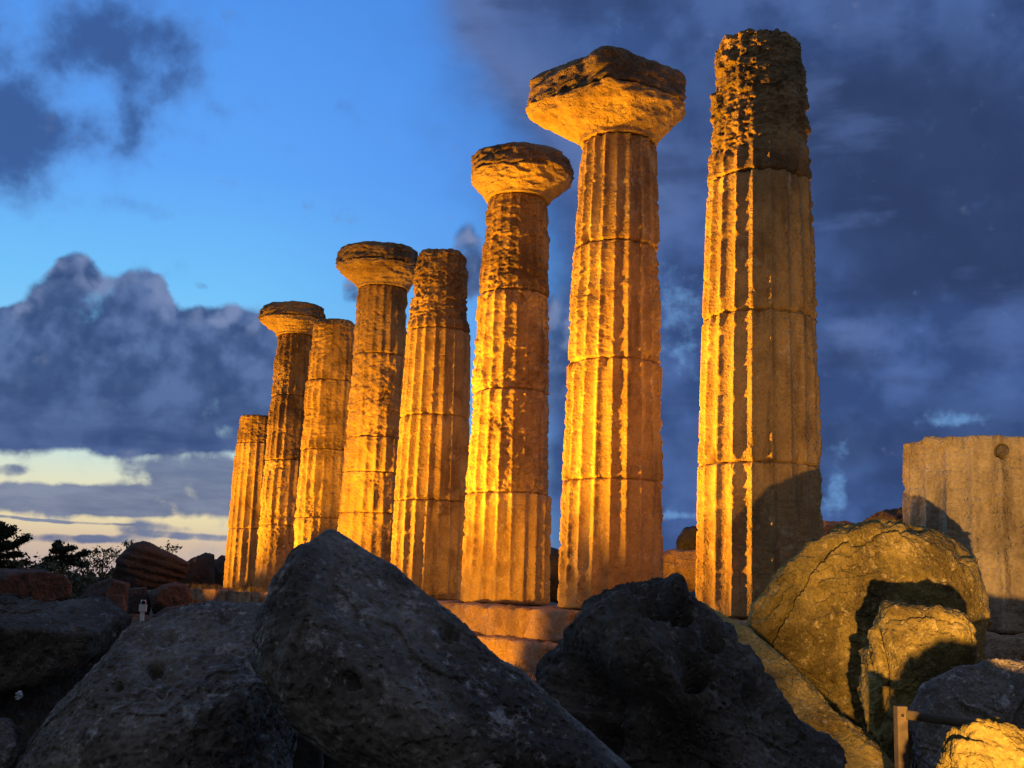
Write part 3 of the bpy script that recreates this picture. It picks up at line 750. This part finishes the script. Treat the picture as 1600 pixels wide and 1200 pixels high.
rock('rock', 'jagged split rock standing before the great round drum, its shadow thrown on it', 'rock',
     [(1337, 1080), (1345, 1042), (1346, 1016), (1362, 1008), (1364, 985), (1377, 975), (1383, 960), (1390, 943), (1412, 945), (1440, 951), (1472, 948), (1505, 964), (1519, 985), (1526, 1010), (1523, 1040), (1505, 1075), (1480, 1110), (1440, 1150), (1400, 1180), (1372, 1165), (1355, 1140), (1349, 1110)],
     9.75, 0.38, M_OCHRE, 63, 7, 3.0, 3, 0.8, grooves=[([(1378, 985), (1383, 1030), (1390, 1065), (1375, 1110), (1368, 1140)], 4.0, 0.09), ([(1360, 1020), (1365, 1055), (1372, 1060)], 3.0, 0.05), ([(1385, 1060), (1388, 1100), (1378, 1130)], 2.5, 0.05), ([(1400, 965), (1450, 962), (1500, 975)], 4, 0.05)], pitty=0.5, group=RG, bias=[(0.75, -0.5, 0.8), (-0.6, 0.0, 0.9)])
rock('fallen_block', 'long sloping stone slab lying between the blackish boulder and the great drum', 'stone block',
     [(1083, 926), (1105, 930), (1150, 956), (1190, 985), (1232, 1030), (1275, 1078), (1325, 1128), (1375, 1180), (1410, 1235), (1400, 1330), (1320, 1360), (1250, 1260), (1200, 1160), (1140, 1050), (1085, 960)],
     9.0, 0.40, M_OCHRE, 65, 8, 3.4, 2, 1.0, tilt=0.55, group=RG, bias=[(0.25, 0.3, 1.0), (-0.3, -0.1, 1.0)])
rock('rock', 'dark shaded rock behind the wooden rail', 'rock',
     [(1428, 1210), (1432, 1115), (1460, 1072), (1500, 1050), (1548, 1034), (1585, 1029), (1650, 1050), (1690, 1200), (1570, 1320), (1450, 1290)], 8.7, 0.45, M_DARK, 67, 7, 2.6, 3, 0.8, group=RG)
rock('rock', 'brilliantly lit yellow rock in the bottom right corner', 'rock',
     [(1474, 1215), (1500, 1160), (1527, 1137), (1553, 1125), (1582, 1130), (1603, 1143), (1660, 1160), (1740, 1260), (1680, 1420), (1480, 1420), (1450, 1320)], 6.2, 0.32, M_OCHREDK, 69, 7, 2.6, 3, 0.9, group=RG)

BK = 'broken stones behind the columns'
rock('rock', 'round black rock seen in the gap left of the tallest column', 'rock', [(1055, 866), (1060, 840), (1070, 826), (1085, 821), (1100, 828), (1110, 870)], 31, 0.5, M_BROWN, 71, 5, 2.4, 2, 0.8, group=BK)
rock('rock', 'rough orange-lit block in the gap left of the tallest column', 'rock', [(1030, 868), (1050, 860), (1095, 862), (1110, 915), (1070, 925), (1030, 920)], 28, 0.5, M_STEP, 73, 6, 3.0, 2, 1.0, group=BK)
rock('rock', 'long dark slab on the skyline between the tallest column and the stump', 'rock', [(1335, 830), (1355, 812), (1385, 798), (1420, 794), (1450, 800), (1470, 850), (1400, 880), (1340, 870)], 22, 0.7, M_BROWN, 75, 6, 2.6, 2, 0.8, group=BK)
rock('rock', 'orange-lit stone just above the left shoulder of the great drum', 'rock', [(1275, 835), (1290, 815), (1320, 815), (1350, 822), (1365, 860), (1320, 890), (1270, 880)], 20.5, 0.5, M_STEP, 77, 6, 2.6, 2, 0.8, group=BK)
rock('rock', 'narrow dark block in the slit right of the bowl-capital column', 'rock', [(845, 870), (860, 860), (880, 862), (885, 940), (845, 940)], 36, 0.6, M_BROWN, 79, 5, 3.0, 1, 0.8, group=BK)

LG = 'tumbled stones at the far left'
rock('fallen_drum', 'tilted fluted drum fragment topping the far left heap', 'column drum', [(178, 905), (185, 872), (203, 852), (221, 845), (236, 850), (268, 866), (294, 880), (291, 895), (276, 913), (245, 920), (195, 920)], 35, 0.8, M_BROWN, 81, 7, 3.4, 1, 0.5,
     grooves=[([(190, 872), (240, 884), (288, 898)], 3.2, 0.10), ([(186, 884), (235, 897), (280, 908)], 3.2, 0.10), ([(184, 896), (230, 909), (262, 916)], 3.2, 0.10), ([(198, 860), (245, 872), (290, 886)], 3.2, 0.08)], group=LG)
for lab, pts, Y, m_, sd in [
    ('dark split rock right of the fluted drum fragment', [(272, 910), (284, 884), (300, 872), (318, 864), (332, 868), (335, 920), (285, 925)], 52, M_BROWN, 83),
    ('dark angular rock touching the foot of the shortest column', [(318, 910), (325, 880), (345, 868), (362, 870), (362, 925), (320, 925)], 53, M_BROWN, 85),
    ('low brown rock below and left of the fluted drum fragment', [(126, 935), (145, 912), (172, 904), (198, 912), (200, 945), (165, 962), (132, 955)], 25, M_BROWN, 87),
    ('small rounded rock left of the white lamp post', [(163, 945), (172, 931), (190, 930), (197, 950), (194, 985), (170, 985)], 23, M_RED, 89),
    ('upright dark block directly behind the white lamp post', [(200, 920), (226, 917), (234, 945), (230, 985), (202, 985)], 24, M_BROWN, 91),
    ('broad reddish rock right of the white lamp post', [(235, 928), (252, 915), (270, 911), (290, 914), (299, 934), (298, 955), (270, 965), (242, 958)], 23.8, M_RED, 93),
    ('small orange rock at the foot of the broad reddish rock', [(241, 962), (258, 951), (285, 946), (306, 955), (300, 985), (243, 985)], 22.6, M_RED, 95),
    ('long flat-topped brown block behind the overhanging boulder', [(-60, 893), (0, 890), (60, 891), (94, 899), (106, 915), (104, 933), (60, 945), (-60, 950)], 21, M_BROWN, 97)]:
    rock('rock', lab, 'rock', pts, Y, 0.55 if Y > 22 else 0.9, m_, sd, 6, 3.0, 3, 0.8, group=LG)
# low rubble that carries them
rock('rubble_bank', 'low dark bank of earth and rubble under the far left stones', 'rubble', [(-80, 975), (120, 962), (300, 962), (420, 975), (380, 1040), (100, 1050), (-80, 1040)], 22.5, 1.0, M_GROUND, 99, 7, 3.0, 2, 0.6)

# ------------------------------------------------------------------ platform
def block_mesh(lx, ly, lz, seed, rough=1.0, sub=5, power=9.0):
    n = 10 + 2 * sub
    bm = bmesh.new(); bmesh.ops.create_cube(bm, size=2.0)
    bmesh.ops.subdivide_edges(bm, edges=bm.edges[:], cuts=n, use_grid_fill=True)
    V = np.array([v.co[:] for v in bm.verts]); Fc = np.array([[v.index for v in f.verts] for f in bm.faces]); bm.free()
    h = np.array([lx, ly, lz]) / 2; rad = 0.06
    Q = V * h
    inner = np.clip(Q, -(h - rad), h - rad); dq = Q - inner; ln = np.linalg.norm(dq, axis=1)
    nrm = np.where(ln[:, None] > 1e-6, dq / np.maximum(ln, 1e-6)[:, None], 0)
    corner = (np.abs(V) > 0.999).sum(1) > 1
    Q = np.where(ln[:, None] > rad, inner + nrm * rad, Q)
    n_ = 0.06 * fbm(Q, 1.2, 4, seed) + 0.05 * (fbm(Q, 2.6, 4, seed + 1, 0.55, True) - 0.4) - 0.10 * np.clip(0.4 - worley(Q, 3.0, seed), 0, 1)
    Q += nrm * (n_ * rough)[:, None]
    return Q, Fc

plat = empty('temple_platform', (*colpos(0), 0.0))
tag(plat, 'worn stepped stone platform carrying the row of columns', 'platform')
rngp = random.Random(5)
for course, (zt, hgt, front) in enumerate(((ZS, 0.60, 1.42), (ZS - 0.60, 0.56, 1.95), (ZS - 1.16, 0.5, 2.5))):
    s = -9.0
    while s < 36.5:
        L = rngp.uniform(1.5, 2.6); dep = 2.6
        V, Fc = block_mesh(L - 0.015, dep, hgt - 0.012, int(s * 13) + course * 91, 1.7)
        j = rngp.uniform(-0.05, 0.05) - (0.0 if s < 30 else rngp.uniform(0, 0.3)); zj = rngp.uniform(-0.02, 0.0) - 0.012
        cen2 = RD * (s + L / 2) + RN * (front - dep / 2 + j)
        Wd = np.stack([V[:, 0] * RD[0] + V[:, 1] * RN[0] + cen2[0], V[:, 0] * RD[1] + V[:, 1] * RN[1] + cen2[1], V[:, 2] + zt - hgt / 2 + zj], -1)
        mesh_obj('step_block', Wd, Fc, M_STEP, plat)
        s += L

# ------------------------------------------------------------------ lamp post, rail, scrap
def prism(p0, p1, r, n=10, taper=1.0):
    p0, p1 = np.array(p0, float), np.array(p1, float); ax = p1 - p0; ax /= np.linalg.norm(ax)
    a = np.cross(ax, (0.3, 0.9, 0.2)); a /= np.linalg.norm(a); b = np.cross(ax, a)
    V = []; F_ = []
    for i, (q, rr) in enumerate(((p0, r), (p1, r * taper))):
        for k in range(n):
            t = 2 * math.pi * k / n; V.append(q + rr * (math.cos(t) * a + math.sin(t) * b))
    for k in range(n): F_.append((k, (k + 1) % n, n + (k + 1) % n, n + k))
    F_.append(tuple(range(n))[::-1]); F_.append(tuple(range(n, 2 * n)))
    return V, F_

def join(parts):
    V, F_ = [], []
    for v, f in parts:
        o = len(V); V += [np.array(q) for q in v]; F_ += [tuple(i + o for i in ff) for ff in f]
    return V, F_

def box(c, h, rz=0.0):
    V = []; ca, sa = math.cos(rz), math.sin(rz)
    for z in (-1, 1):
        for y in (-1, 1):
            for x_ in (-1, 1):
                X_, Y_ = x_ * h[0], y * h[1]
                V.append((c[0] + X_ * ca - Y_ * sa, c[1] + X_ * sa + Y_ * ca, c[2] + z * h[2]))
    return V, [(0, 2, 3, 1), (4, 5, 7, 6), (0, 1, 5, 4), (2, 6, 7, 3), (0, 4, 6, 2), (1, 3, 7, 5)]

def bevel(o, w=0.01, seg=2):
    m = o.modifiers.new('bevel', 'BEVEL'); m.width = w; m.segments = seg; m.limit_method = 'ANGLE'
    return o

YL = 16.0
pb = at(219.5, 995, YL); ptop = at(221, 950, YL)
lamp = empty('path_lamp', pb); tag(lamp, 'small white box lamp on a short thin post among the far left stones', 'lamp')
hgt = ptop[2] - pb[2]
mesh_obj('post', *prism((0, 0, 0), (0, 0, hgt), 0.028, 10), M_WHITE, lamp, smooth=False)
hd = mesh_obj('lamp_box', *box((0, 0, hgt), (0.046, 0.04, 0.048), 0.1), M_WHITE, lamp, smooth=False); bevel(hd, 0.008)
mesh_obj('lamp_head', *join([prism((0, 0, hgt + 0.055), (0, 0, hgt + 0.105), 0.035, 12, 0.9)]), M_WHITE, hd)
mesh_obj('lens', *prism((0.01, -0.02, hgt + 0.075), (0.016, -0.052, hgt + 0.075), 0.026, 12), M_BLACK, hd)
rp0, rp1 = at(172, 976, 15.6), at(236, 982, 15.9)
tag(mesh_obj('rope', *join([prism(rp0 + (rp1 - rp0) * i / 8 - np.array([0, 0, 0.02 * math.sin(math.pi * i / 8)]), rp0 + (rp1 - rp0) * (i + 1) / 8 - np.array([0, 0, 0.02 * math.sin(math.pi * (i + 1) / 8)]), 0.012, 8) for i in range(8)]), M_WHITE), 'thin pale rope strung beside the white lamp post', 'rope')

YP = 7.7
f0 = at(1411, 1290, YP); f1 = at(1411, 1103, YP)
fen = empty('wooden_fence', f0); tag(fen, 'low wooden post and rail fence before the dark shaded rock', 'fence')
hh = f1[2] - f0[2]
po = mesh_obj('post', *box((0, 0, hh / 2), (0.034, 0.034, hh / 2), 0.1), M_WOOD, fen, smooth=False); bevel(po, 0.006)
r0 = at(1424, 1117, YP - 0.03) - f0; r1 = at(1640, 1148, YP - 0.25) - f0
mesh_obj('rail', *prism(r0 + np.array([-0.03, 0.0, 0.0]), r1, 0.030, 12), M_WOOD, fen)
mesh_obj('bolt', *prism(np.array([0.0, -0.030, hh - 0.055]), np.array([0.0, -0.042, hh - 0.055]), 0.010, 8), M_BLACK, fen)

def scrap():
    rs = np.random.RandomState(4); n = 7
    g = np.linspace(-1, 1, n); gx, gy = np.meshgrid(g, g)
    V = np.stack([gx.ravel() * 0.015 + rs.normal(size=n * n) * 0.004, rs.normal(size=n * n) * 0.010, gy.ravel() * 0.024 * (1 - 0.5 * np.abs(gx.ravel())) + rs.normal(size=n * n) * 0.004], -1)
    i = np.arange(n * n).reshape(n, n); Fc = np.stack([i[:-1, :-1], i[:-1, 1:], i[1:, 1:], i[1:, :-1]], -1).reshape(-1, 4)
    o = mesh_obj('paper_scrap', V, Fc, M_PAPER, loc=at(30, 1086, 5.9), smooth=False)
    md = o.modifiers.new('thickness', 'SOLIDIFY'); md.thickness = 0.002
    tag(o, 'tiny white paper scrap caught on the black stone at lower left', 'litter')
scrap()

# ------------------------------------------------------------------ trees and scrub
def tubes(paths, n=6):
    """list of (points, radii) -> one mesh"""
    V, F_ = [], []
    for pts, rad in paths:
        pts = [np.array(q, float) for q in pts]; o = len(V)
        for i, q in enumerate(pts):
            ax = pts[min(i + 1, len(pts) - 1)] - pts[max(i - 1, 0)]; ax /= np.linalg.norm(ax) + 1e-9
            a = np.cross(ax, (0.31, 0.87, 0.38)); a /= np.linalg.norm(a) + 1e-9; b = np.cross(ax, a)
            for k in range(n):
                t = 2 * math.pi * k / n; V.append(q + rad[i] * (math.cos(t) * a + math.sin(t) * b))
        for i in range(len(pts) - 1):
            for k in range(n):
                F_.append((o + i * n + k, o + i * n + (k + 1) % n, o + (i + 1) * n + (k + 1) % n, o + (i + 1) * n + k))
    return V, F_

def leaves(centres, size, rs, elong=2.2):
    """small leaf-shaped quads at the given points"""
    c = np.asarray(centres); n = len(c)
    a = rs.normal(size=(n, 3)); a /= np.linalg.norm(a, axis=1)[:, None]
    b = np.cross(a, rs.normal(size=(n, 3))); b /= np.linalg.norm(b, axis=1)[:, None]
    s = size * rs.uniform(0.6, 1.4, (n, 1))
    q = np.stack([c - a * s * elong / 2, c + b * s * 0.5, c + a * s * elong / 2, c - b * s * 0.5], 1).reshape(-1, 3)
    return q, np.arange(4 * n).reshape(n, 4)

def tree(name, label, cat, base_px, Y, trunk, limbs, leafn, leafsize, spread, mat, seed, group=None, elong=2.2, trunk_r=0.1):
    """trunk and limbs are polylines in photo pixels at distance Y; leaf clumps crowd the outer limbs"""
    rs = np.random.RandomState(seed)
    base = at(*base_px, Y); base = np.array([base[0], base[1], 0.2])
    root = empty(name, base); tag(root, label, cat, group)
    m = Y / FPX
    W_ = lambda x_, y_, dd=0.0: at(x_, y_, Y + dd) - base
    paths = [([np.array([0, 0, 0.])] + [W_(*q) for q in trunk], list(np.linspace(trunk_r, trunk_r * 0.45, len(trunk) + 1)))]
    cl = []
    for l in limbs:
        dd = rs.uniform(-1, 1) * 25 * m
        pts = [W_(q[0], q[1], dd * i / (len(l) - 1)) for i, q in enumerate(l)]
        paths.append((pts, list(np.linspace(trunk_r * 0.4, trunk_r * 0.12, len(pts)))))
        for i in range(len(pts) - 1):
            for t in rs.uniform(0, 1, int(leafn / (len(pts) - 1))):
                wgt = 0.35 + 0.65 * (i + t) / (len(pts) - 1)
                q = pts[i] * (1 - t) + pts[i + 1] * t
                if rs.uniform() < wgt: cl.append(q + rs.normal(size=3) * spread * m * (1, 1.4, 0.7))
        # twigs
        for _ in range(5):
            i = rs.randint(len(pts) - 1); q = pts[i] * 0.5 + pts[i + 1] * 0.5
            e = q + rs.normal(size=3) * spread * m * (1.6, 1.6, 1.0) + (0, 0, spread * m * 0.8)
            paths.append(([q, e], [trunk_r * 0.10, trunk_r * 0.05]))
            for t in np.linspace(0.4, 1.1, 6): cl.append(q * (1 - t) + e * t + rs.normal(size=3) * spread * m * 0.3)
    mesh_obj('trunk', *tubes(paths), M_BARK, root)
    V, Fc = leaves(cl, leafsize * m, rs, elong)
    mesh_obj('crown', V, Fc, mat, root, smooth=False)
    return root

TG = 'trees on the left skyline'
tree('pine_tree', 'dark pine leaning in from the left edge of the skyline', 'tree', (-25, 900), 58, [(-25, 890), (-18, 860), (-20, 830)],
     [[(-20, 880), (5, 878), (28, 882), (42, 878)], [(-20, 865), (8, 858), (28, 848), (44, 838)], [(-20, 850), (0, 842), (14, 832), (20, 826)], [(-20, 840), (-6, 826), (2, 820)], [(-22, 872), (10, 868), (30, 866)], [(-20, 885), (12, 888), (34, 890)], [(-18, 845), (4, 836), (8, 828)], [(-22, 858), (0, 850), (20, 852)]], 900, 2.6, 3.4, M_LEAF, 3, TG, 2.6, 0.16)
tree('pine_tree', 'dark pine with a pointed top left of the fluted drum fragment', 'tree', (98, 905), 62, [(98, 890), (97, 870), (93, 850)],
     [[(97, 880), (80, 880), (62, 886), (48, 890)], [(97, 872), (82, 872), (72, 876)], [(96, 865), (104, 858), (113, 856)], [(97, 870), (112, 872), (128, 866), (134, 864)], [(95, 862), (90, 854), (92, 848)], [(97, 882), (118, 880), (134, 884)], [(97, 885), (76, 890), (60, 894)], [(97, 878), (108, 878), (122, 876)], [(96, 858), (88, 860), (84, 862)]], 760, 2.4, 2.8, M_LEAF, 5, TG, 2.6, 0.14)
tree('airy_tree', 'thin airy grey-green tree just left of the fluted drum fragment', 'tree', (160, 905), 64, [(160, 895), (160, 882)],
     [[(160, 888), (145, 872), (136, 860)], [(160, 886), (152, 868), (150, 858)], [(160, 884), (162, 866), (166, 860)], [(160, 886), (172, 868), (178, 856)], [(160, 888), (178, 874), (184, 864)], [(160, 890), (140, 880), (132, 872)]], 110, 2.0, 4.2, M_LEAF2, 7, TG, 2.0, 0.08)
tree('airy_tree', 'thin tree peeping over the right shoulder of the fluted drum fragment', 'tree', (262, 905), 64, [(262, 890), (262, 872)],
     [[(262, 876), (252, 862), (247, 856)], [(262, 874), (262, 860), (262, 852)], [(262, 874), (270, 862), (276, 854)], [(262, 876), (254, 868), (246, 864)]], 80, 2.0, 3.6, M_LEAF2, 9, TG, 2.0, 0.08)
tree('airy_tree', 'thin tree tip showing above the left of the fluted drum fragment', 'tree', (205, 905), 64, [(205, 890), (204, 862)],
     [[(204, 864), (198, 852), (194, 848)], [(204, 864), (205, 852), (206, 848)]], 60, 2.0, 3.0, M_LEAF2, 13, TG, 2.0, 0.08)

def scrub():
    rs = np.random.RandomState(12); cl = []
    for i in range(60):
        c = at(rs.uniform(20, 205), rs.uniform(892, 915), rs.uniform(54, 62)); c[2] = max(c[2] - 0.3, 0.4)
        n = 110
        cl.append(c + rs.normal(size=(n, 3)) * (0.6, 0.6, 0.38))
    V, Fc = leaves(np.concatenate(cl), 0.10, rs, 2.2)
    tag(mesh_obj('scrub', V, Fc, M_LEAF2, smooth=False), 'low dark green scrub below the left skyline trees', 'scrub', kind='stuff')
scrub()

M_GRASS = plain('dry_grass', (0.22, 0.17, 0.08, 1), 0.9, 0.4, 5.0)
def dry_grass():
    """tufts of dead grass on the platform ledge and between the stones on the right"""
    rs = np.random.RandomState(21); tufts = []
    for i in range(150):
        q = RD * rs.uniform(20, 36) + colpos(0) + RN * rs.choice([1.25, 1.75, 2.35]) + RN * rs.normal() * 0.15
        tufts.append((q[0], q[1], ZS - 0.03 if rs.uniform() < 0.4 else ZS - 0.62, 0.22))
    for i in range(90):
        q = at(rs.uniform(1300, 1600), 1150, rs.uniform(8.2, 13.0)); tufts.append((q[0], q[1], 0.30, 0.25))
    for i in range(120):
        q = colpos(0) + RD * rs.uniform(-3, 20) + RN * (2.7 + abs(rs.normal()) * 0.5); tufts.append((q[0], q[1], 0.12, 0.3))
    V, F_ = [], []
    for x_, y_, z_, h in tufts:
        for b in range(22):
            a = rs.uniform(0, 6.28); l = h * rs.uniform(0.5, 1.2); lean = rs.uniform(0.1, 0.8)
            bx, by = x_ + rs.normal() * 0.06, y_ + rs.normal() * 0.06
            dxy = np.array([math.cos(a), math.sin(a)]); px_ = np.array([-dxy[1], dxy[0]]) * 0.006
            o = len(V)
            V += [(bx - px_[0], by - px_[1], z_), (bx + px_[0], by + px_[1], z_),
                  (bx + dxy[0] * l * lean * 0.4 + px_[0] * .7, by + dxy[1] * l * lean * 0.4 + px_[1] * .7, z_ + l * 0.6),
                  (bx + dxy[0] * l * lean * 0.4 - px_[0] * .7, by + dxy[1] * l * lean * 0.4 - px_[1] * .7, z_ + l * 0.6),
                  (bx + dxy[0] * l * lean, by + dxy[1] * l * lean, z_ + l * (1 - 0.3 * lean))]
            F_ += [(o, o + 1, o + 2, o + 3), (o + 3, o + 2, o + 4)]
    tag(mesh_obj('grass', V, F_, M_GRASS, smooth=False), 'dry yellow grass on the platform ledge and between the stones', 'grass', kind='stuff')
dry_grass()
